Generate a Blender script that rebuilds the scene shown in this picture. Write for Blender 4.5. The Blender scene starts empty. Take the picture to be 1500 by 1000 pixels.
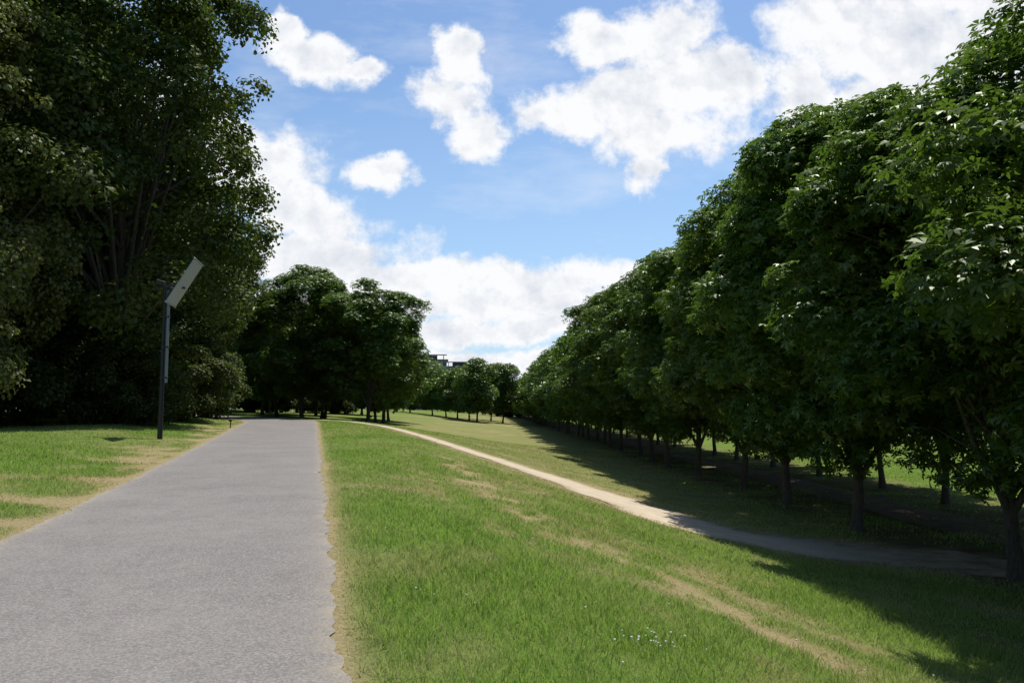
import bpy, math, numpy as np
from mathutils import Vector
rs = np.random.RandomState
scene = bpy.context.scene
scene.view_settings.view_transform='Standard'
scene.view_settings.look='None'
scene.view_settings.exposure=0

# ---------------------------------------------------------------- helpers
LAT = rs(3).rand(256,256)
def vnoise(x,y,f,seed=0):
    x=np.asarray(x,float)*f+seed*17.3; y=np.asarray(y,float)*f+seed*9.1
    xi=np.floor(x).astype(int); yi=np.floor(y).astype(int)
    fx=x-xi; fy=y-yi; fx=fx*fx*(3-2*fx); fy=fy*fy*(3-2*fy)
    a=LAT[xi%256,yi%256]; b=LAT[(xi+1)%256,yi%256]; c=LAT[xi%256,(yi+1)%256]; d=LAT[(xi+1)%256,(yi+1)%256]
    return (a*(1-fx)+b*fx)*(1-fy)+(c*(1-fx)+d*fx)*fy
def fbm(x,y,f,seed=0,o=4):
    s=0; a=.5; t=0
    for i in range(o):
        s=s+a*vnoise(x,y,f*2**i,seed+i); t+=a; a*=.55
    return s/t
def smooth(t):
    t=np.clip(t,0,1); return t*t*(3-2*t)

def curve_off(Y):
    return -0.02*np.clip(Y-55,0,25)**2
def Xr(Y):
    Y=np.asarray(Y,float); Yc=np.clip(Y,-400,90)
    return 0.2-0.247*Yc+curve_off(Y)
def Xl(Y):
    Y=np.asarray(Y,float); Yc=np.clip(Y,-400,90)
    return -3.4-0.2715*Yc+curve_off(Y)
def Hgt(x,y):
    x=np.asarray(x,float); y=np.asarray(y,float)
    zp=0.95*smooth((y-2)/85.)*0.35+0.65*np.clip(0.0125*(y-6),0,0.95)
    xr=np.minimum(Xr(y),4.0)
    t=(x-(xr+.6))/(8.5-xr-.6)
    sm=smooth(t)
    dl=Xl(y)-x
    z=zp*(1-sm)-2.0*sm+0.42*smooth(dl/6.)
    und=0.07*(fbm(x,y,.35,5,3)-.5)*smooth((np.abs(x-(Xl(y)+xr)/2)-2.3)/2.)
    return z+und
PATH=np.array([(14.0,15.8),(11,18.6),(9.4,19.8),(7.8,20.6),(6.2,21.4),(4.8,22.3),(3.4,26),(1.3,31),(-1.5,36.5),(-3.6,42),(-6.2,49),(-9.1,55.5),(-12.7,60),(-17,63)],float)
BAND=np.array([(4.4,4.5),(3.2,7),(2.2,9.4),(.4,13.6),(-1.0,20),(-2.2,28)],float)
def resample(P,n):
    Q=np.vstack([2*P[0]-P[1],P,2*P[-1]-P[-2]]); out=[]
    m=len(P)-1
    for s in np.linspace(0,m-1e-6,n):
        i=int(s); t=s-i; p0,p1,p2,p3=Q[i:i+4]
        out.append(.5*((2*p1)+(p2-p0)*t+(2*p0-5*p1+4*p2-p3)*t*t+(3*p1-p0-3*p2+p3)*t**3))
    return np.array(out)
PS=resample(PATH,40); BS=resample(BAND,16)
def dpoly(x,y,P):
    d=np.full(np.shape(x),1e9)
    for a,b in zip(P[:-1],P[1:]):
        ab=b-a; L=ab@ab
        t=np.clip(((x-a[0])*ab[0]+(y-a[1])*ab[1])/L,0,1)
        d=np.minimum(d,np.hypot(x-a[0]-t*ab[0],y-a[1]-t*ab[1]))
    return d
def path_hw(y): return np.interp(y,[17,20,22,25,28,34,45,60],[1.0,1.4,1.75,1.7,1.35,1.0,.75,.55])
def row_x(Y): return 11.45-0.028*Y
def dryness(x,y):
    n=fbm(x,y,.9,1); n2=fbm(x,y,.18,2); n3=fbm(x,y,2.2,8,3)
    d=.02+1.5*np.clip(n-.53,0,1)+.8*np.clip(n2-.50,0,1)
    db=dpoly(x+.7*(n-.5),y,BS); d+=1.5*np.exp(-(db/.50)**2)*np.clip(4.*(n3-.35),0,1.1)
    db2=dpoly(x+1.3,y+.4,BS); d+=.7*np.exp(-(db2/.3)**2)*np.clip(4*(n3-.48),0,1)
    db3=dpoly(x-1.6,y-.4,BS); d+=.6*np.exp(-(db3/.6)**2)*np.clip(4*(n3-.45),0,1)
    dr=x-Xr(y); dl=Xl(y)-x
    d+=1.2*np.exp(-np.clip(dr,0,50)/.15)*(dr>-.3)+1.2*np.exp(-np.clip(dl,0,50)/.24)*(dl>-.3)
    d+=1.1*np.exp(-(np.clip(dl-.3,0,50)/1.7)**2)*np.clip(4*(n-.43),0,1)*(dl>0)
    dp=dpoly(x,y,PS); d+=.9*np.exp(-np.clip(dp-path_hw(y),0,9)/.45)
    t=(x-Xr(y))/(8.5-Xr(y)); d+=.09*smooth((t-.15)/.2)+.30*smooth((t-.3)/.3)*smooth((y-14)/14)*(1-smooth((x-6)/6))
    d*=1-.8*smooth((x-18)/3)*(1-smooth((y-200)/50))
    return np.clip(d*(1-.6*smooth((np.abs(x)-60)/60)),0,1)
def dirtiness(x,y):
    n=fbm(x,y,.6,4)
    k=smooth((x-row_x(y)+2.2)/2)*(1-smooth((x-row_x(y)-7)/2.5))
    return np.clip(k*(.35+1.2*(n-.3)),0,1)

def quad_mesh(name,V,Q,mi=None,attrs=None):
    V=np.asarray(V,np.float32).reshape(-1,3); Q=np.asarray(Q,np.int32).reshape(-1,4)
    me=bpy.data.meshes.new(name)
    me.vertices.add(len(V)); me.vertices.foreach_set('co',V.ravel())
    me.loops.add(len(Q)*4); me.loops.foreach_set('vertex_index',Q.ravel())
    me.polygons.add(len(Q)); me.polygons.foreach_set('loop_start',np.arange(len(Q),dtype=np.int32)*4)
    if mi is not None: me.polygons.foreach_set('material_index',np.asarray(mi,np.int32))
    me.update(calc_edges=True)
    for k,(dom,a) in (attrs or {}).items():
        at=me.attributes.new(k,'FLOAT',dom); at.data.foreach_set('value',np.asarray(a,np.float32))
    return me
def add(name,me,mats=(),loc=(0,0,0),rot=(0,0,0),sc=(1,1,1),parent=None):
    for m in mats:
        me.materials.append(m)
    o=bpy.data.objects.new(name,me); o.location=loc; o.rotation_euler=rot; o.scale=sc
    scene.collection.objects.link(o)
    if parent: o.parent=parent
    return o
def empty(name,loc=(0,0,0),rot=(0,0,0)):
    o=bpy.data.objects.new(name,None); o.location=loc; o.rotation_euler=rot
    scene.collection.objects.link(o); return o

# ---------------------------------------------------------------- materials
class NT:
    def __init__(s,tree): s.t=tree; tree.nodes.clear()
    def n(s,ty,**k):
        nd=s.t.nodes.new(ty)
        for a,b in k.items(): setattr(nd,a,b)
        return nd
    def l(s,a,b): s.t.links.new(a,b)
    def math(s,op,a,b=None,c=None,clamp=False):
        nd=s.t.nodes.new('ShaderNodeMath'); nd.operation=op; nd.use_clamp=clamp
        for i,v in enumerate((a,b,c)):
            if v is None: continue
            if isinstance(v,(int,float)): nd.inputs[i].default_value=v
            else: s.l(v,nd.inputs[i])
        return nd.outputs[0]
    def mix(s,f,a,b,mode='MIX'):
        nd=s.t.nodes.new('ShaderNodeMix'); nd.data_type='RGBA'; nd.blend_type=mode
        for i,v in ((0,f),(6,a),(7,b)):
            if isinstance(v,(int,float)): nd.inputs[i].default_value=v
            elif isinstance(v,tuple): nd.inputs[i].default_value=(*v,1)
            else: s.l(v,nd.inputs[i])
        return nd.outputs[2]
    def noise(s,vec,sc,det=4,rough=.55):
        nd=s.n('ShaderNodeTexNoise'); nd.inputs['Scale'].default_value=sc; nd.inputs['Detail'].default_value=det; nd.inputs['Roughness'].default_value=rough
        s.l(vec,nd.inputs['Vector']); return nd.outputs[0]
    def rng(s,v,a,b,c=0,d=1):
        nd=s.n('ShaderNodeMapRange'); s.l(v,nd.inputs[0])
        for i,k in enumerate((a,b,c,d)): nd.inputs[i+1].default_value=k
        return nd.outputs[0]
def mat(name):
    m=bpy.data.materials.new(name); m.use_nodes=True; return m,NT(m.node_tree)

def leaf_mat(name,cols,trans,tw=.35,gloss=.05,grough=.4):
    m,t=mat(name)
    r=t.n('ShaderNodeAttribute',attribute_name='rnd').outputs['Fac']
    ck=t.n('ShaderNodeAttribute',attribute_name='clump').outputs['Fac']
    c=t.mix(r,cols[0],cols[1]); c=t.mix(t.math('MULTIPLY',ck,.6),c,cols[2])
    oi=t.n('ShaderNodeObjectInfo').outputs['Random']
    hs=t.n('ShaderNodeHueSaturation'); t.l(c,hs.inputs['Color']); t.l(t.rng(oi,0,1,.80,1.22),hs.inputs['Value']); t.l(t.rng(oi,0,1,.487,.507),hs.inputs['Hue'])
    c=hs.outputs[0]
    df=t.n('ShaderNodeBsdfDiffuse'); t.l(c,df.inputs[0])
    tr=t.n('ShaderNodeBsdfTranslucent'); tc=t.mix(r,trans,tuple(x*.7 for x in trans)); t.l(tc,tr.inputs[0])
    a=t.n('ShaderNodeMixShader'); a.inputs[0].default_value=tw; t.l(df.outputs[0],a.inputs[1]); t.l(tr.outputs[0],a.inputs[2])
    gl=t.n('ShaderNodeBsdfGlossy'); gl.inputs['Color'].default_value=(.8,.85,.75,1); gl.inputs['Roughness'].default_value=grough
    b=t.n('ShaderNodeMixShader'); b.inputs[0].default_value=gloss; t.l(a.outputs[0],b.inputs[1]); t.l(gl.outputs[0],b.inputs[2])
    o=t.n('ShaderNodeOutputMaterial'); t.l(b.outputs[0],o.inputs[0]); return m
M_chest=leaf_mat('chestnut_leaves',[(.036,.080,.011),(.080,.148,.020),(.135,.195,.032)],(.155,.28,.028),.34,.045)
M_tall=leaf_mat('tall_tree_leaves',[(.026,.048,.009),(.050,.076,.014),(.095,.103,.024)],(.11,.17,.02),.32,.025,.5)
M_lime=leaf_mat('lime_leaves',[(.075,.095,.020),(.13,.15,.036),(.21,.20,.065)],(.19,.24,.04),.34,.03,.5)

def bark():
    m,t=mat('bark'); p=t.n('ShaderNodeNewGeometry').outputs['Position']
    mp=t.n('ShaderNodeMapping'); mp.inputs['Scale'].default_value=(1,1,.25); t.l(p,mp.inputs[0])
    n=t.noise(mp.outputs[0],22,6,.7)
    c=t.mix(t.rng(n,.3,.7),(.035,.028,.022),(.13,.105,.082))
    b=t.n('ShaderNodeBsdfPrincipled'); b.inputs['Roughness'].default_value=.9; t.l(c,b.inputs['Base Color'])
    bp=t.n('ShaderNodeBump'); bp.inputs['Strength'].default_value=.7; bp.inputs['Distance'].default_value=.03; t.l(n,bp.inputs['Height']); t.l(bp.outputs[0],b.inputs['Normal'])
    o=t.n('ShaderNodeOutputMaterial'); t.l(b.outputs[0],o.inputs[0]); return m
M_bark=bark()

def ground_mat():
    m,t=mat('grass_ground'); p=t.n('ShaderNodeNewGeometry').outputs['Position']
    dry=t.n('ShaderNodeAttribute',attribute_name='dry').outputs['Fac']
    dirt=t.n('ShaderNodeAttribute',attribute_name='dirt').outputs['Fac']
    n1=t.noise(p,1.3,6,.65); n2=t.noise(p,18,5,.7); n3=t.noise(p,.12,3,.5)
    g=t.mix(t.rng(n1,.3,.7),(.092,.170,.030),(.170,.255,.052))
    g=t.mix(t.rng(n3,.35,.65,0,.5),g,(.21,.26,.07))
    g=t.mix(t.rng(n2,.35,.7,0,.55),g,(.055,.098,.018))
    d=t.mix(t.rng(n2,.3,.7),(.44,.36,.20),(.23,.185,.095))
    f=t.math('ADD',dry,t.math('MULTIPLY',t.math('SUBTRACT',n2,.5),.6),clamp=True)
    c=t.mix(f,g,d)
    dd=t.mix(n2,(.08,.058,.040),(.17,.13,.09))
    c=t.mix(t.math('MULTIPLY',dirt,t.rng(n1,.3,.55,.3,1)),c,dd)
    b=t.n('ShaderNodeBsdfDiffuse'); t.l(c,b.inputs['Color'])
    bp=t.n('ShaderNodeBump'); bp.inputs['Strength'].default_value=.8; bp.inputs['Distance'].default_value=.06; t.l(n2,bp.inputs['Height']); t.l(bp.outputs[0],b.inputs['Normal'])
    o=t.n('ShaderNodeOutputMaterial'); t.l(b.outputs[0],o.inputs[0]); return m
M_ground=ground_mat()
def road_mat():
    m,t=mat('asphalt'); p=t.n('ShaderNodeNewGeometry').outputs['Position']
    e=t.n('ShaderNodeAttribute',attribute_name='edge').outputs['Fac']
    v=t.n('ShaderNodeTexVoronoi'); v.inputs['Scale'].default_value=80; t.l(p,v.inputs['Vector'])
    sp=t.n('ShaderNodeSeparateColor'); t.l(v.outputs['Color'],sp.inputs[0])
    n1=t.noise(p,.6,5,.6); n2=t.noise(p,45,3,.7); n3=t.noise(p,3.5,5,.7)
    c=t.mix(sp.outputs[0],(.130,.121,.114),(.345,.322,.302))
    c=t.mix(t.rng(n2,.35,.7,0,.65),c,(.115,.108,.104))
    c=t.mix(t.rng(n1,.35,.65,0,.35),c,(.31,.29,.27))
    c=t.mix(t.rng(n3,.5,.75,0,.35),c,(.118,.110,.106))
    c=t.mix(t.math('MULTIPLY',e,t.rng(n3,.35,.65,.1,.9)),c,(.36,.31,.23))
    b=t.n('ShaderNodeBsdfPrincipled'); b.inputs['Roughness'].default_value=.9; b.inputs['Specular IOR Level'].default_value=.15; t.l(c,b.inputs['Base Color'])
    bp=t.n('ShaderNodeBump'); bp.inputs['Strength'].default_value=.25; bp.inputs['Distance'].default_value=.006; t.l(sp.outputs[0],bp.inputs['Height']); t.l(bp.outputs[0],b.inputs['Normal'])
    o=t.n('ShaderNodeOutputMaterial'); t.l(b.outputs[0],o.inputs[0]); return m
M_road=road_mat()
def path_mat(name,c1,c2):
    m,t=mat(name); p=t.n('ShaderNodeNewGeometry').outputs['Position']
    e=t.n('ShaderNodeAttribute',attribute_name='edge').outputs['Fac']
    n1=t.noise(p,1.6,6,.65); n2=t.noise(p,35,4,.7)
    c=t.mix(t.rng(n1,.3,.7),c1,c2); c=t.mix(t.rng(n2,.42,.7,0,.5),c,tuple(x*.5 for x in c1))
    c=t.mix(t.math('MULTIPLY',e,t.rng(n1,.35,.6,.3,1)),c,(.22,.18,.11))
    b=t.n('ShaderNodeBsdfDiffuse'); t.l(c,b.inputs['Color'])
    bp=t.n('ShaderNodeBump'); bp.inputs['Strength'].default_value=.6; bp.inputs['Distance'].default_value=.02; t.l(n2,bp.inputs['Height']); t.l(bp.outputs[0],b.inputs['Normal'])
    o=t.n('ShaderNodeOutputMaterial'); t.l(b.outputs[0],o.inputs[0]); return m
M_path=path_mat('pale_gravel',(.50,.42,.305),(.66,.565,.43))
M_track=path_mat('bare_earth',(.20,.155,.105),(.30,.24,.17))
def blade_mat():
    m,t=mat('grass_blades')
    dry=t.n('ShaderNodeAttribute',attribute_name='dry').outputs['Fac']; r=t.n('ShaderNodeAttribute',attribute_name='rnd').outputs['Fac']
    g=t.mix(r,(.118,.222,.038),(.265,.385,.092)); s=t.mix(r,(.46,.39,.19),(.66,.56,.32))
    c=t.mix(dry,g,s)
    df=t.n('ShaderNodeBsdfDiffuse'); t.l(c,df.inputs[0]); tr=t.n('ShaderNodeBsdfTranslucent'); 
    t.l(t.mix(dry,(.29,.48,.065),(.5,.42,.2)),tr.inputs[0])
    a=t.n('ShaderNodeMixShader'); a.inputs[0].default_value=.42; t.l(df.outputs[0],a.inputs[1]); t.l(tr.outputs[0],a.inputs[2])
    o=t.n('ShaderNodeOutputMaterial'); t.l(a.outputs[0],o.inputs[0]); return m
M_blade=blade_mat()
def plain(name,col,rough=.6,metal=0,var=.15):
    m,t=mat(name); p=t.n('ShaderNodeNewGeometry').outputs['Position']; n=t.noise(p,9,5,.6)
    c=t.mix(n,tuple(x*(1-var) for x in col),tuple(x*(1+var) for x in col))
    b=t.n('ShaderNodeBsdfPrincipled'); b.inputs['Roughness'].default_value=rough; b.inputs['Metallic'].default_value=metal; t.l(c,b.inputs['Base Color'])
    o=t.n('ShaderNodeOutputMaterial'); t.l(b.outputs[0],o.inputs[0]); return m

# ---------------------------------------------------------------- ground sheet
def geo(a,b,n): return a*(b/a)**(np.arange(1,n+1)/n)
dr=np.concatenate([np.arange(0,.5,.06),np.arange(.5,3,.2),np.arange(3,36,.35),36+geo(.5,3500,45)])
dl=np.concatenate([np.arange(0,.5,.06),np.arange(.5,3,.2),np.arange(3,25,.4),25+geo(.5,3500,40)])
mid=np.linspace(0,1,14)[1:-1]
Ys=np.concatenate([-20-geo(.6,3000,30)[::-1],np.arange(-20,62,.33),np.arange(62,130,1.1),130+geo(1.2,4000,50)])
YY,_=np.meshgrid(Ys,np.zeros(len(dl)+len(mid)+len(dr)),indexing='ij')
XX=np.concatenate([Xl(Ys)[:,None]-dl[::-1][None],Xl(Ys)[:,None]+(Xr(Ys)-Xl(Ys))[:,None]*mid[None],Xr(Ys)[:,None]+dr[None]],1)
ZZ=Hgt(XX,YY)
inner=smooth((XX-Xl(YY)-.12)/.1)*smooth((Xr(YY)-XX-.12)/.1)
ZZ=ZZ-.05*inner*(YY<110)
dp=dpoly(XX,YY,PS); ZZ=ZZ-.03*smooth((path_hw(YY)-.2-dp)/.3)
nr,nc=XX.shape
idx=np.arange(nr*nc).reshape(nr,nc)
Q=np.stack([idx[:-1,:-1],idx[:-1,1:],idx[1:,1:],idx[1:,:-1]],-1).reshape(-1,4)
me=quad_mesh('ground',np.stack([XX,YY,ZZ],-1),Q,None,{'dry':('POINT',dryness(XX,YY).ravel()),'dirt':('POINT',dirtiness(XX,YY).ravel())})
add('ground',me,[M_ground])

def strip(name,Lp,Rp,nx,dz,material,ew=.12,worn=None):
    t=np.linspace(0,1,nx)
    P=Lp[:,None,:]*(1-t)[None,:,None]+Rp[:,None,:]*t[None,:,None]
    z=Hgt(P[...,0],P[...,1])+dz
    e=np.minimum(t,1-t)*np.linalg.norm(Rp-Lp,axis=1)[:,None]
    ed=np.exp(-e/ew)
    if worn is not None: ed=np.clip(ed+worn(P[...,0],P[...,1]),0,1)
    n,k=z.shape; ii=np.arange(n*k).reshape(n,k)
    Q=np.stack([ii[:-1,:-1],ii[:-1,1:],ii[1:,1:],ii[1:,:-1]],-1).reshape(-1,4)
    me=quad_mesh(name,np.concatenate([P,z[...,None]],-1),Q,None,{'edge':('POINT',ed.ravel())})
    return add(name,me,[material])
ry=np.arange(-60,100,.12)
wl=.14*(fbm(ry,ry*0,1.1,3)-.5)+.18*(fbm(ry,ry*0,6,9)-.5); wr=.14*(fbm(ry,ry*0+5,1.1,3)-.5)+.18*(fbm(ry,ry*0+5,6,9)-.5)
strip('asphalt_road',np.stack([Xl(ry)+wl,ry],1),np.stack([Xr(ry)+wr,ry],1),24,.004,M_road)
PP=resample(PATH,420); T=np.gradient(PP,axis=0); T/=np.linalg.norm(T,axis=1)[:,None]; Nn=np.stack([-T[:,1],T[:,0]],1)
s=np.arange(420)*.16
hw=path_hw(PP[:,1])
w1=hw*(1+.6*(fbm(s,s*0,.5,2)-.5))+.5*(fbm(s,s*0,2.5,6)-.5); w2=hw*(1+.6*(fbm(s,s*0+9,.5,2)-.5))+.5*(fbm(s,s*0+9,2.5,6)-.5)
strip('gravel_footpath',PP+Nn*w1[:,None],PP-Nn*w2[:,None],17,.012,M_path,.25,lambda x,y:.95*smooth((x-6.5)/4)+.5*np.clip(fbm(x,y,1.5,4)-.5,0,1))
ty=np.arange(-30,260,.5); tc=row_x(ty)+3.1
strip('dirt_track',np.stack([tc-1.2+.9*(fbm(ty,ty*0,.4,2)-.5),ty],1),np.stack([tc+1.2+.9*(fbm(ty,ty*0+4,.4,2)-.5),ty],1),6,.02,M_track)
gy=np.arange(40,230,1.); strip('gravel_walk',np.stack([gy*0+50,gy],1),np.stack([gy*0+64,gy],1),6,.03,M_path)

# ---------------------------------------------------------------- grass blades
def grass():
    r=rs(11); n=900000
    u=r.rand(n); a=math.sqrt(2.6); b=math.sqrt(70)
    Y=(a+(b-a)*u)**2
    X=(r.rand(n)*2-1)*(.72*Y+1.5)
    n3=fbm(X,Y,2.2,8,3); db=dpoly(X+.7*(fbm(X,Y,.9,1)-.5),Y,BS)
    bare=np.exp(-(db/.5)**2)*np.clip(4*(n3-.35),0,1)
    dlq=Xl(Y)-X; bare=np.maximum(bare,.8*(dlq>0)*np.exp(-(dlq/1.4)**2)*np.clip(5*(fbm(X,Y,.9,1)-.47),0,1))
    keep=r.rand(n)<(.45+.55*fbm(X,Y,4,3))*(1-.72*bare)
    drv=X-Xr(Y); dlv=Xl(Y)-X
    on=(drv<.0)&(dlv<.0); keep&=~on
    frin=np.where(drv>=0,drv,dlv); keep&=r.rand(n)<np.clip(.25+frin/.4,0,1)
    dp=dpoly(X,Y,PS); keep&=(r.rand(n)<np.clip((dp-path_hw(Y)*(.65+.5*vnoise(X,Y,2.5,2)))/.35+.15,.008,1))
    dt=dirtiness(X,Y); keep&=(r.rand(n)>dt*1.3); keep&=X<row_x(Y)+16
    X=X[keep];Y=Y[keep]; bare=bare[keep]; n=len(X)
    dry=dryness(X,Y); z=Hgt(X,Y)-.008
    hn=fbm(X,Y,.8,7); hn2=fbm(X,Y,5,13,2)
    frin=np.minimum(np.where(X>Xr(Y),X-Xr(Y),9),np.where(X<Xl(Y),Xl(Y)-X,9))
    h=(.032+.14*np.clip(hn-.25,0,1)+.10*np.clip(hn2-.4,0,1))*(.5+.9*r.rand(n))*(1-.45*np.clip(dry,0,1))*np.clip(.4+frin/.5,0,1)*(1-.5*bare)
    h*=1-.35*smooth((Y-20)/10)
    tall=r.rand(n)<.012; h[tall]*=2.0
    w=(.0035+.0035*r.rand(n))*np.clip(Y/5,1,20)**.75
    th=r.rand(n)*6.283; dx,dy=np.cos(th),np.sin(th)
    ln=h*(.25+.9*r.rand(n))*(1+.8*dry); la=r.rand(n)*6.283
    lx,ly=np.cos(la)*ln,np.sin(la)*ln
    V=np.empty((n,6,3),np.float32)
    B=np.stack([X,Y,z],1); D=np.stack([dx,dy,dx*0],1)
    V[:,0]=B-D*w[:,None]/2; V[:,1]=B+D*w[:,None]/2
    Mp=B+np.stack([lx*.3,ly*.3,h*.62],1)
    V[:,2]=Mp+D*w[:,None]*.42; V[:,3]=Mp-D*w[:,None]*.42
    Tp=B+np.stack([lx,ly,h],1)
    V[:,4]=Tp+D*w[:,None]*.06; V[:,5]=Tp-D*w[:,None]*.06
    i=np.arange(n)[:,None]*6
    Q=np.stack([i+np.array([0,1,2,3]),i+np.array([3,2,4,5])],1).reshape(-1,4)
    dd=np.clip(dry*1.0+.45*(r.rand(n)<.12)+.25*(r.rand(n)-.5),0,1)
    rr=np.clip(.55*r.rand(n)+1.5*(fbm(X,Y,.5,21)-.28),0,1)
    me=quad_mesh('grass',V,Q,None,{'dry':('FACE',np.repeat(dd,2)),'rnd':('FACE',np.repeat(rr,2))})
    add('grass',me,[M_blade]); print('blades',n)
grass()

def flowers():
    r=rs(5); P=[]
    for _ in range(22): P.append((1.05+r.randn()*.15,6.0+r.randn()*.16))
    for _ in range(45):
        y=3.8+r.rand()*8; x=float(Xr(y))+.6+r.rand()*6; P.append((x,y))
    V=[];Q=[]
    for x,y in P:
        h=float(Hgt(x,y))+.06+.05*r.rand(); rad=.006+.005*r.rand()
        base=len(V); ns=6; rings=[-.9,-.4,.3,.9]
        for k in rings:
            rr=rad*math.sqrt(max(.02,1-k*k))
            for j in range(ns):
                a=j/ns*6.283; V.append((x+rr*math.cos(a),y+rr*math.sin(a),h+k*rad*.8))
        for k in range(3):
            for j in range(ns): Q.append((base+k*ns+j,base+k*ns+(j+1)%ns,base+(k+1)*ns+(j+1)%ns,base+(k+1)*ns+j))
        Q.append((base+18,base+19,base+20,base+21)); Q.append((base+18,base+21,base+22,base+23))
    add('clover_flowers',quad_mesh('clover_flowers',V,Q),[plain('white_petals',(.75,.74,.70),.8)])
flowers()

# ---------------------------------------------------------------- trees
def tube(pts,rad,ns=7):
    pts=np.array(pts,float); n=len(pts); T=np.gradient(pts,axis=0); T/=np.linalg.norm(T,axis=1)[:,None]+1e-9
    ref=np.array([1.,.13,.05]); V=[];Q=[]
    for i in range(n):
        a=np.cross(T[i],ref); a/=np.linalg.norm(a)+1e-9; b=np.cross(T[i],a)
        for j in range(ns):
            t=j/ns*6.2832; V.append(pts[i]+rad[i]*(math.cos(t)*a+math.sin(t)*b))
    for i in range(n-1):
        for j in range(ns): Q.append((i*ns+j,i*ns+(j+1)%ns,(i+1)*ns+(j+1)%ns,(i+1)*ns+j))
    return np.array(V),np.array(Q)
def norm(v): return v/(np.linalg.norm(v,axis=-1,keepdims=True)+1e-9)
def make_tree(name,H,cb,R,ncl,npc,cr,lsize,seed,leafm,palmate=True,p=2.6,tr=.2,widest=.45,limbs=26,fill=.2,flat=.75,wobk=1.0,upk=.75,forked=False):
    r=rs(seed); cz=(cb+H)/2; 
    C=[]; hh=H-cb
    lob=r.rand(6)*6.283
    while len(C)<ncl:
        k=r.rand(); th=r.rand()*6.283
        zz=(k-widest)/(widest if k<widest else 1-widest)
        pr=(1-abs(zz)**p)**(1/p)
        if r.rand()>pr*.9+.12: continue
        wob=1+wobk*(.10*math.sin(2*th+lob[0])+.09*math.sin(3*th+lob[1]+k*5)+.08*math.sin(5*th+lob[2]+k*9)+.07*math.sin(2*th+k*19+lob[4]))
        rad=R*pr*wob*(r.rand()**.33 if r.rand()<.25 else .78+.26*r.rand())-cr*.5
        rad=max(rad,0)
        zj=.35*math.sin(4*th+lob[3])*hh/10*(1 if k<.3 else .5)
        C.append((rad*math.cos(th),rad*math.sin(th),cb+k*hh*.97+zj+cr*.3))
    C=np.array(C); rc=cr*(.45+1.1*r.rand(ncl)**1.2)
    cnt=np.maximum(10,(npc*(rc/cr)**2).astype(int))
    ci=np.repeat(np.arange(ncl),cnt); M=len(ci)
    d=norm(r.randn(M,3)); out=C[ci].copy(); out[:,2]-=cz; out=norm(out)
    d=norm(d+out*.55+np.array([0,0,.25]))
    pos=C[ci]+d*rc[ci][:,None]*(.5+.62*r.rand(M)**.8)[:,None]*np.array([1,1,flat])
    nf=int(M*fill)
    fi=r.randint(0,ncl,nf); fp=C[fi]*np.array([1,1,1])+r.randn(nf,3)*cr*.6; fp[:,:2]*=(.55+.35*r.rand(nf))[:,None]; fp[:,2]=np.minimum(fp[:,2],cb+hh*.93)
    pos=np.vstack([pos,fp]); d=np.vstack([d,norm(r.randn(nf,3))]); ci=np.concatenate([ci,fi]); M+=nf
    nrm=norm(d*.55+np.array([0,0,upk])+r.randn(M,3)*.38)
    tv=norm(np.cross(nrm,r.randn(M,3))); tv=norm(tv+d*.4-np.array([0,0,.25])); tv=norm(tv-nrm*(tv*nrm).sum(1,keepdims=True)); bv=np.cross(nrm,tv)
    sz=lsize*(.7+.6*r.rand(M))
    if palmate: ang=np.radians([-105,-52,0,52,105]); Ls=[.68,.92,1.05,.92,.68]; wd=.20
    else: ang=[0.]; Ls=[1.0]; wd=.36
    K=len(ang); V=np.empty((M,K,4,3),np.float32)
    for k in range(K):
        dd=math.cos(ang[k])*tv+math.sin(ang[k])*bv; pp=-math.sin(ang[k])*tv+math.cos(ang[k])*bv
        L=(sz*Ls[k])[:,None]
        V[:,k,0]=pos; V[:,k,1]=pos+dd*L*.58-pp*L*wd; V[:,k,2]=pos+dd*L-nrm*L*.28; V[:,k,3]=pos+dd*L*.58+pp*L*wd
    V=V.reshape(-1,3); Q=np.arange(len(V)).reshape(-1,4)
    rr=np.repeat(r.rand(M),K); cc=np.repeat(r.rand(ncl)[ci],K)
    BV=[];BQ=[];off=0
    def addt(pts,rad,ns=7):
        nonlocal off
        v,q=tube(pts,rad,ns); BV.append(v);BQ.append(q+off);off+=len(v)
    lean=r.randn(2)*.25
    th_=cb*(.72 if forked else 1.0)
    top=np.array([lean[0],lean[1],cb+hh*.72])
    fork=np.array([lean[0]*.5,lean[1]*.5,th_])
    addt([(0,0,-.15),(0,0,.12),(lean[0]*.1,lean[1]*.1,.5),(lean[0]*.4,lean[1]*.4,th_*.55),tuple(fork),tuple(fork*.5+top*.5+np.array([.15,-.1,0])),tuple(top)],[tr*1.6,tr*1.3,tr*1.03,tr*.92,tr*.85,tr*.45,tr*.12],10)
    for q in range(3 if forked else 0):
        a=q*2.1+lob[5]; o=np.array([math.cos(a),math.sin(a),0])
        addt([fork-np.array([0,0,.25]),fork+o*.3+np.array([0,0,.4]),fork+o*.95+np.array([0,0,1.6]),fork+o*1.7+np.array([0,0,3.6])],[tr*.6,tr*.55,tr*.4,tr*.2],7)
    sel=r.choice(ncl,min(limbs,ncl),False)
    for i in sel:
        e=C[i]; f=r.rand()*.55
        if e[2]<cb+.35*hh: f*=.3
        s=fork*(1-f)+top*f; 
        m=s*.45+e*.55+np.array([0,0,.12*np.linalg.norm(e-s)*(.3+r.rand()*.6)])+r.randn(3)*.12
        m2=s*.75+m*.25+np.array([0,0,.1])
        addt([s,m2,m,e],[tr*.42*(1-.5*f),tr*.34*(1-.5*f),tr*.2,tr*.05],5)
    BV=np.vstack(BV);BQ=np.vstack(BQ)
    allV=np.vstack([BV,V]); allQ=np.vstack([BQ,Q+len(BV)])
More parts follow.
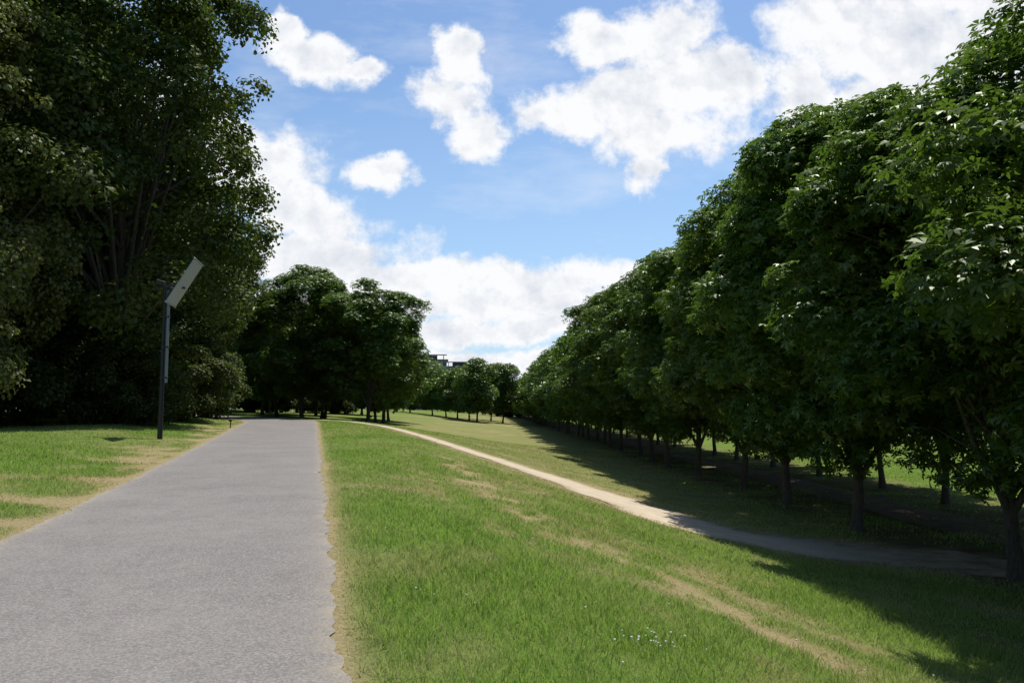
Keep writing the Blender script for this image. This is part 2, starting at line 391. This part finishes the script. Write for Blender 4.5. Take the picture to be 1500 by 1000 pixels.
    nb=len(BQ); mi=np.concatenate([np.zeros(nb),np.ones(len(Q))])
    me=quad_mesh(name,allV,allQ,mi,{'rnd':('FACE',np.concatenate([np.zeros(nb),rr])),'clump':('FACE',np.concatenate([np.zeros(nb),cc]))})
    me.materials.append(M_bark); me.materials.append(leafm); return me
chest=[make_tree('chestnut_%d'%i,13.4,2.5,4.0,165,135,.88,.20,20+i,M_chest,True,2.3,.16,.40,fill=.15,wobk=1.25,forked=True) for i in range(4)]
chest_far=[make_tree('chestnut_far_%d'%i,13.4,2.5,4.0,120,85,1.0,.36,30+i,M_chest,False,2.3,.17,.40,8,fill=.25,wobk=1.25) for i in range(3)]
tall=[make_tree('tall_%d'%i,26,3.0,6.6,330,230,1.15,.25,40+i,M_tall,False,2.6,.38,.5,50,fill=.08,wobk=1.5,upk=.45) for i in range(2)]
lime=[make_tree('lime_%d'%i,19,.8,5.6,260,240,1.0,.22,50+i,M_lime,False,2.6,.3,.42,50,fill=.1,wobk=1.5,upk=.45) for i in range(1)]
shrub=[make_tree('shrub_%d'%i,4.2,.2,2.6,70,200,.6,.17,60+i,M_tall,False,2.2,.06,.4,14) for i in range(2)]
rt=rs(99)
def place(me,name,x,y,s=1,sz=None,parent=None,rz=None):
    return add(name,me,(),(x,y,float(Hgt(x,y))-.03),(0,0,rt.rand()*6.283 if rz is None else rz),(s,s,sz or s),parent)
y=17.4-6.3*3; k=1
far=empty('distant_trees')
while y<150:
    s=.94+.13*rt.rand(); hs=.92+.13*rt.rand()
    if k<=4: hs=.85
    elif k<=6: hs=.93
    M=chest if y<75 else chest_far
    place(M[k%len(M)],'chestnut_tree',row_x(y)+rt.randn()*.25,y+rt.randn()*.4,s,hs)
    place(M[(k+2)%len(M)],'chestnut_tree',row_x(y)+5.9+rt.randn()*.2,y+rt.randn()*.3+.8,.82+.06*rt.rand(),1.0+.06*rt.rand())
    y+=6.3;k+=1
while y<330:
    place(chest_far[k%3],'crown',row_x(y),y,.95+.12*rt.rand(),.90+.12*rt.rand(),far); place(chest_far[(k+1)%3],'crown',row_x(y)+6.2,y,1,.95,far)
    y+=6.8;k+=1
for x,yy,s,h in [(-12.6,70,1.14,.90),(-19.2,73,1.18,1.0),(-25.3,86,1.12,1.0),(-13.5,80,1.05,.9),(-20,84,1.1,.95),(-14.5,90,1.05,.9),(-22,94,1.1,1),(-16,100,1.05,.95),(-30,96,1.2,1.1),(-37,98,1.2,1.1),(-45,100,1.3,1.2),(-17,110,1.05,.95),(-26,106,1.1,1),(-34,112,1.1,1)]:
    M=chest if yy<85 else chest_far
    place(M[k%len(M)],'chestnut_tree',x,yy,s,h); k+=1
for i,(x,yy,s,h) in enumerate([(-20.4,41,1.02,1.0),(-27.5,40,1.0,1.05),(-35,43,1.05,1.0),(-29,50,1.1,1.05),(-39,52,1.1,1.0),(-32,60,1.0,.95),(-45,44,1.1,1.1),(-40,68,1.1,1.0),(-30,70,.8,.7)]):
    place(tall[i%2],'tall_maple_tree',x,yy,s,h)
place(tall[1],'tall_maple_tree',-23.6,52,.78,.64)
place(tall[0],'tall_maple_tree',-28,62,.8,.62)
for x,yy,s,h in [(-23.6,31.5,.85,.92),(-31,32,1,1),]:
    place(lime[0],'lime_tree',x,yy,s,h)
for i,(x,yy,s) in enumerate([(-18.4,40,.8),(-20.2,38.5,.9),(-22.8,36.2,1.),(-25,33,1.1),(-20.5,44,1.1),(-27.5,30,1.2),(-20.3,49,1.0),(-22,53,1.2),(-25,58,1.3),(-29,64,1.3),(-33,72,1.5),(-31,34,1.3),(-23.5,61,1.2)]):
    place(shrub[i%2],'shrub',x,yy,s)
ug=empty('distant_undergrowth')
for i in range(26):
    x=-75+i*1.95; place(shrub[i%2],'bush',x+rt.randn()*.5,121+rt.randn()*2-(x<-40)*8,1.0+.5*rt.rand(),None,ug)
for i in range(21):
    x=-95+i*3.5; place(chest_far[i%3],'crown',x+rt.randn(),127+rt.randn()*2,1.15,.9+.2*rt.rand(),far)
for x,yy,s,h in [(-7,160,1.1,.95),(-2,172,1.1,.95),(-12,176,1.05,.84),(-18.5,186,1.05,.80),(-25,196,1.1,.78),(-33,202,1.1,.80),(-41,205,1.1,.85),(-5,190,1.1,.9),(-9,168,1,.9),(-15,182,1,.8)]:
    place(chest_far[k%3],'crown',x,yy,s,h,far); k+=1
for i in range(75):
    x=-330+i*9.2+rt.randn()*2; yy=300+rt.randn()*8+(0 if x<30 else -60)
    place(chest_far[i%3],'crown',x,yy,1.2,(.95+.2*rt.rand()),far)
    for j in range(2): place(shrub[j],'bush',x+j*4.6,yy-2,1.7,1.5,ug)
for i in range(50):
    yy=-20+i*7; place(chest_far[i%3],'crown',92+rt.randn()*3,yy,1.25,1.1+.2*rt.rand(),far); place(shrub[i%2],'bush',94+rt.randn(),yy+3,1.7,1.3,ug)
for i in range(26):
    place(chest_far[i%3],'crown',-62-rt.rand()*25,20+i*9,1.4,1.4,far)

# ---------------------------------------------------------------- part builders
def box(name,c,s,material,parent,rot=(0,0,0),bev=.01):
    import bmesh
    bm=bmesh.new(); bmesh.ops.create_cube(bm,size=1)
    for v in bm.verts: v.co=Vector((v.co.x*s[0],v.co.y*s[1],v.co.z*s[2]))
    if bev: bmesh.ops.bevel(bm,geom=bm.edges[:],offset=bev,segments=1,affect='EDGES')
    me=bpy.data.meshes.new(name); bm.to_mesh(me); bm.free()
    return add(name,me,[material],c,rot,(1,1,1),parent)
def pipe(name,pts,rads,material,parent,ns=12):
    v,q=tube(pts,rads,ns); return add(name,quad_mesh(name,v,q),[material],parent=parent)
M_black=plain('black_paint',(.012,.012,.013),.45); M_galv=plain('galvanised_steel',(.22,.25,.28),.45,.3); M_panel=plain('panel_backing',(.34,.36,.38),.5)
mx,my=-13.75,31.3
mast=empty('floodlight_mast',(mx,my,float(Hgt(mx,my))))
pipe('lower_post',[(0,0,-.2),(0,0,3.0),(0,0,6.0)],[.105,.09,.065],M_black,mast)
pipe('steel_tube',[(.17,-.03,2.2),(.17,-.03,4),(.17,-.03,5.85)],[.055,.055,.055],M_galv,mast)
for i,z in enumerate((2.4,3.6,4.8)): box('clamp_%d'%i,(.085,-.03,z),(.30,.12,.07),M_black,mast)
box('head_bracket',(.15,0,6.0),(.6,.16,.12),M_black,mast)
box('lamp_head_1',(-.18,-.05,6.15),(.30,.26,.22),M_black,mast,(0,.3,0),.03)
box('lamp_head_2',(.30,-.05,5.75),(.22,.24,.42),M_black,mast,(0,.3,0),.03)
pn=empty('panel_mount',(.76,0,6.15)); pn.parent=mast; pn.rotation_euler=(0,math.radians(30),math.radians(11))
box('reflector_panel',(0,0,0),(.05,1.6,1.95),M_panel,pn)
box('panel_frame_top',(0,0,1.0),(.08,1.66,.05),M_galv,pn); box('panel_frame_bottom',(0,0,-1.0),(.08,1.66,.05),M_galv,pn)
box('panel_rib',(-.05,0,0),(.05,.08,1.9),M_galv,pn)
box('panel_arm',(.5,0,5.95),(.6,.07,.07),M_black,mast)

px,py=-16.0,45.5
lp=empty('marker_post',(px,py,float(Hgt(px,py))))
pipe('post',[(0,0,-.1),(0,0,.25),(0,0,.45)],[.03,.03,.03],M_black,lp); box('plate',(0,-.05,.42),(.18,.02,.12),M_black,lp)

# ---------------------------------------------------------------- distant buildings
M_wall=plain('pale_concrete',(.42,.42,.41),.8); M_glass=plain('dark_glass',(.05,.07,.09),.2); M_roof=plain('dark_roof',(.06,.065,.075),.6)
def building(name,x,y,w,d,h,floors,bays,rz=0):
    b=empty(name,(x,y,-2),(0,0,rz)); fh=h/floors
    box('walls',(0,0,h/2),(w,d,h),M_wall,b,bev=0)
    V=[];Q=[]
    for f in range(floors):
        for i in range(bays):
            cx=-w/2+(i+.5)*w/bays; cz0=f*fh+fh*.25; hwid=w/bays*.32
            k=len(V); yy=-d/2-.05
            V+= [(cx-hwid,yy,cz0),(cx+hwid,yy,cz0),(cx+hwid,yy,cz0+fh*.6),(cx-hwid,yy,cz0+fh*.6)]; Q.append((k,k+1,k+2,k+3))
    add('windows',quad_mesh('windows',V,Q),[M_glass],parent=b)
    for f in range(1,floors): box('floor_band_%d'%f,(0,-d/2-.25,f*fh),(w+.3,.5,.25),M_wall,b,bev=0)
    box('roof_slab',(0,0,h+.3),(w+1.2,d+1.2,.6),M_roof,b,bev=0)
    for i in range(6): box('roof_frame_%d'%i,(-w/2+(i+.5)*w/6,-d/2+.5,h+1.5),(.3,.3,1.8),M_roof,b,bev=0)
    box('roof_beam',(0,-d/2+.5,h+2.6),(w,.5,.4),M_roof,b,bev=0)
    box('plant_room',(0,1,h+1.6),(w*.5,d*.5,2.),M_roof,b,bev=0)
building('apartment_building',-37.5,352,17,14,24.2,8,8,.1)
building('apartment_building',-26,392,13,12,23.4,7,6,.1)

# ---------------------------------------------------------------- sun + sky
AZ=math.radians(27); EL=math.radians(65)
S=Vector((math.sin(AZ)*math.cos(EL),math.cos(AZ)*math.cos(EL),math.sin(EL)))
sd=bpy.data.lights.new('sun','SUN'); sd.energy=5.0; sd.angle=math.radians(.5); sd.color=(1,.955,.88)
so=bpy.data.objects.new('sun',sd); so.rotation_euler=S.to_track_quat('Z','Y').to_euler(); so.location=(20,40,60); scene.collection.objects.link(so)

w=bpy.data.worlds.new('World'); scene.world=w; w.use_nodes=True; t=NT(w.node_tree)
sky=t.n('ShaderNodeTexSky',sky_type='NISHITA'); sky.sun_disc=False; sky.sun_elevation=EL; sky.sun_rotation=AZ; sky.air_density=1.0; sky.dust_density=.7; sky.ozone_density=2.0
tc=t.n('ShaderNodeTexCoord').outputs['Generated']
sx=t.n('ShaderNodeSeparateXYZ'); t.l(tc,sx.inputs[0])
yc=t.math('MAXIMUM',sx.outputs[1],.12)
u=t.math('DIVIDE',sx.outputs[0],yc); v=t.math('DIVIDE',sx.outputs[2],yc)
cv=t.n('ShaderNodeCombineXYZ'); t.l(u,cv.inputs[0]); t.l(v,cv.inputs[1])
uv=cv.outputs[0]
def nz(vec,sc,det,rough,off=(0,0,0)):
    mp=t.n('ShaderNodeMapping'); mp.inputs['Location'].default_value=off; t.l(vec,mp.inputs[0])
    nd=t.n('ShaderNodeTexNoise'); nd.inputs['Scale'].default_value=sc; nd.inputs['Detail'].default_value=det; nd.inputs['Roughness'].default_value=rough; t.l(mp.outputs[0],nd.inputs['Vector'])
    return nd
dn=nz(uv,10,6,.62,(3,1,0))
sub=t.n('ShaderNodeVectorMath',operation='SUBTRACT'); t.l(dn.outputs['Color'],sub.inputs[0]); sub.inputs[1].default_value=(.5,.5,.5)
scl=t.n('ShaderNodeVectorMath',operation='SCALE'); t.l(sub.outputs[0],scl.inputs[0]); scl.inputs['Scale'].default_value=.085
ad=t.n('ShaderNodeVectorMath',operation='ADD'); t.l(uv,ad.inputs[0]); t.l(scl.outputs[0],ad.inputs[1])
fl=t.n('ShaderNodeVectorMath',operation='MULTIPLY'); t.l(ad.outputs[0],fl.inputs[0]); fl.inputs[1].default_value=(1,1,0)
duv=fl.outputs[0]
E=[(-.250,.448,.072,.032,-25),(-.295,.490,.033,.022,-45),(-.195,.432,.038,.020,0),
(-.068,.466,.034,.034,0),(-.085,.400,.050,.034,-15),(-.040,.350,.032,.030,0),(-.060,.43,.03,.03,0),
(-.176,.293,.046,.019,5),
(.175,.405,.12,.050,10),(.065,.375,.075,.028,-5),(.275,.424,.060,.044,0),(.195,.350,.085,.044,0),(.18,.305,.028,.028,0),(.12,.47,.055,.038,0),(.19,.48,.085,.045,15),
(.385,.39,.045,.085,0),(.46,.49,.12,.10,0),(.60,.48,.15,.14,0),(.495,.385,.09,.08,0),(.39,.57,.06,.05,0),
(-.325,.30,.075,.06,0),(-.27,.25,.095,.035,-20),(-.277,.195,.15,.030,0),(-.37,.34,.06,.045,0),(-.52,.32,.13,.14,0),
(-.10,.164,.12,.024,0),(.09,.162,.15,.028,0),(0,.135,.34,.026,0),(0,.098,.5,.018,0),(0,.055,.8,.018,0),(-.55,.15,.28,.05,0),(.6,.17,.34,.06,0)]
cur=None
for (a,b,ra,rb,ro) in E:
    mp=t.n('ShaderNodeMapping',vector_type='TEXTURE'); mp.inputs['Location'].default_value=(a,b,0); mp.inputs['Rotation'].default_value=(0,0,math.radians(ro)); mp.inputs['Scale'].default_value=(ra,rb,1)
    t.l(duv,mp.inputs[0]); ln=t.n('ShaderNodeVectorMath',operation='LENGTH'); t.l(mp.outputs[0],ln.inputs[0])
    cur=ln.outputs['Value'] if cur is None else t.math('SMOOTH_MIN',cur,ln.outputs['Value'],.12)
F=t.math('MINIMUM',t.math('SUBTRACT',1.08,cur),.7)
n1=nz(uv,11,9,.64).outputs[0]; n1b=nz(uv,11,7,.60,(-.010,-.020,0)).outputs[0]
fm=t.math('ADD',F,t.math('MULTIPLY',t.math('SUBTRACT',n1,.5),2.5))
al=t.n('ShaderNodeMapRange',interpolation_type='SMOOTHSTEP'); t.l(fm,al.inputs[0]); al.inputs[1].default_value=-.26; al.inputs[2].default_value=.42
alpha=al.outputs[0]
wz=t.n('ShaderNodeMapping'); wz.inputs['Scale'].default_value=(1.2,3.5,1); wz.inputs['Rotation'].default_value=(0,0,.25); t.l(uv,wz.inputs[0])
wn=nz(wz.outputs[0],3,6,.6,(5,2,0)).outputs[0]; wisp=t.rng(wn,.50,.80,0,.42)
alpha=t.math('MAXIMUM',alpha,wisp)
rel=t.math('MULTIPLY',t.math('SUBTRACT',n1,n1b),2.8)
lo=nz(uv,6,3,.5,(1,7,0)).outputs[0]
thick=t.math('MULTIPLY',t.rng(fm,.35,1.1,0,.60),t.rng(lo,.35,.65,.15,1))
sh=t.math('SUBTRACT',t.math('ADD',1.0,rel),thick,clamp=True)
cc=t.mix(sh,(.50,.56,.68),(.97,.98,1.0))
skyc=t.mix(1.0,sky.outputs[0],(.126*.86,.126*1.0,.126*1.12),'MULTIPLY')
skyv=t.mix(t.rng(v,.02,.45,.6,.04),skyc,(.50,.72,.96))
fin=t.mix(alpha,skyv,cc)
bgA=t.n('ShaderNodeBackground'); t.l(fin,bgA.inputs[0]); bgA.inputs[1].default_value=1.0
bk=nz(tc,2.4,4,.6).outputs[0]; ba=t.rng(bk,.58,.70)
bgB=t.n('ShaderNodeBackground'); t.l(t.mix(ba,skyc,(.66,.71,.80)),bgB.inputs[0]); bgB.inputs[1].default_value=.75
ff=t.math('MULTIPLY',t.rng(sx.outputs[1],.2,.35),t.math('MULTIPLY',t.rng(v,.62,.80,1,0),t.rng(v,-.02,0,0,1)))
mx_=t.n('ShaderNodeMixShader'); t.l(ff,mx_.inputs[0]); t.l(bgB.outputs[0],mx_.inputs[1]); t.l(bgA.outputs[0],mx_.inputs[2])
o=t.n('ShaderNodeOutputWorld'); t.l(mx_.outputs[0],o.inputs[0])

cd=bpy.data.cameras.new('camera'); cd.lens=28; cd.sensor_width=36; cd.clip_end=8000; cd.clip_start=.05
co=bpy.data.objects.new('camera',cd); co.location=(0,0,1.6); co.rotation_euler=(math.radians(94.8),0,0); scene.collection.objects.link(co); scene.camera=co
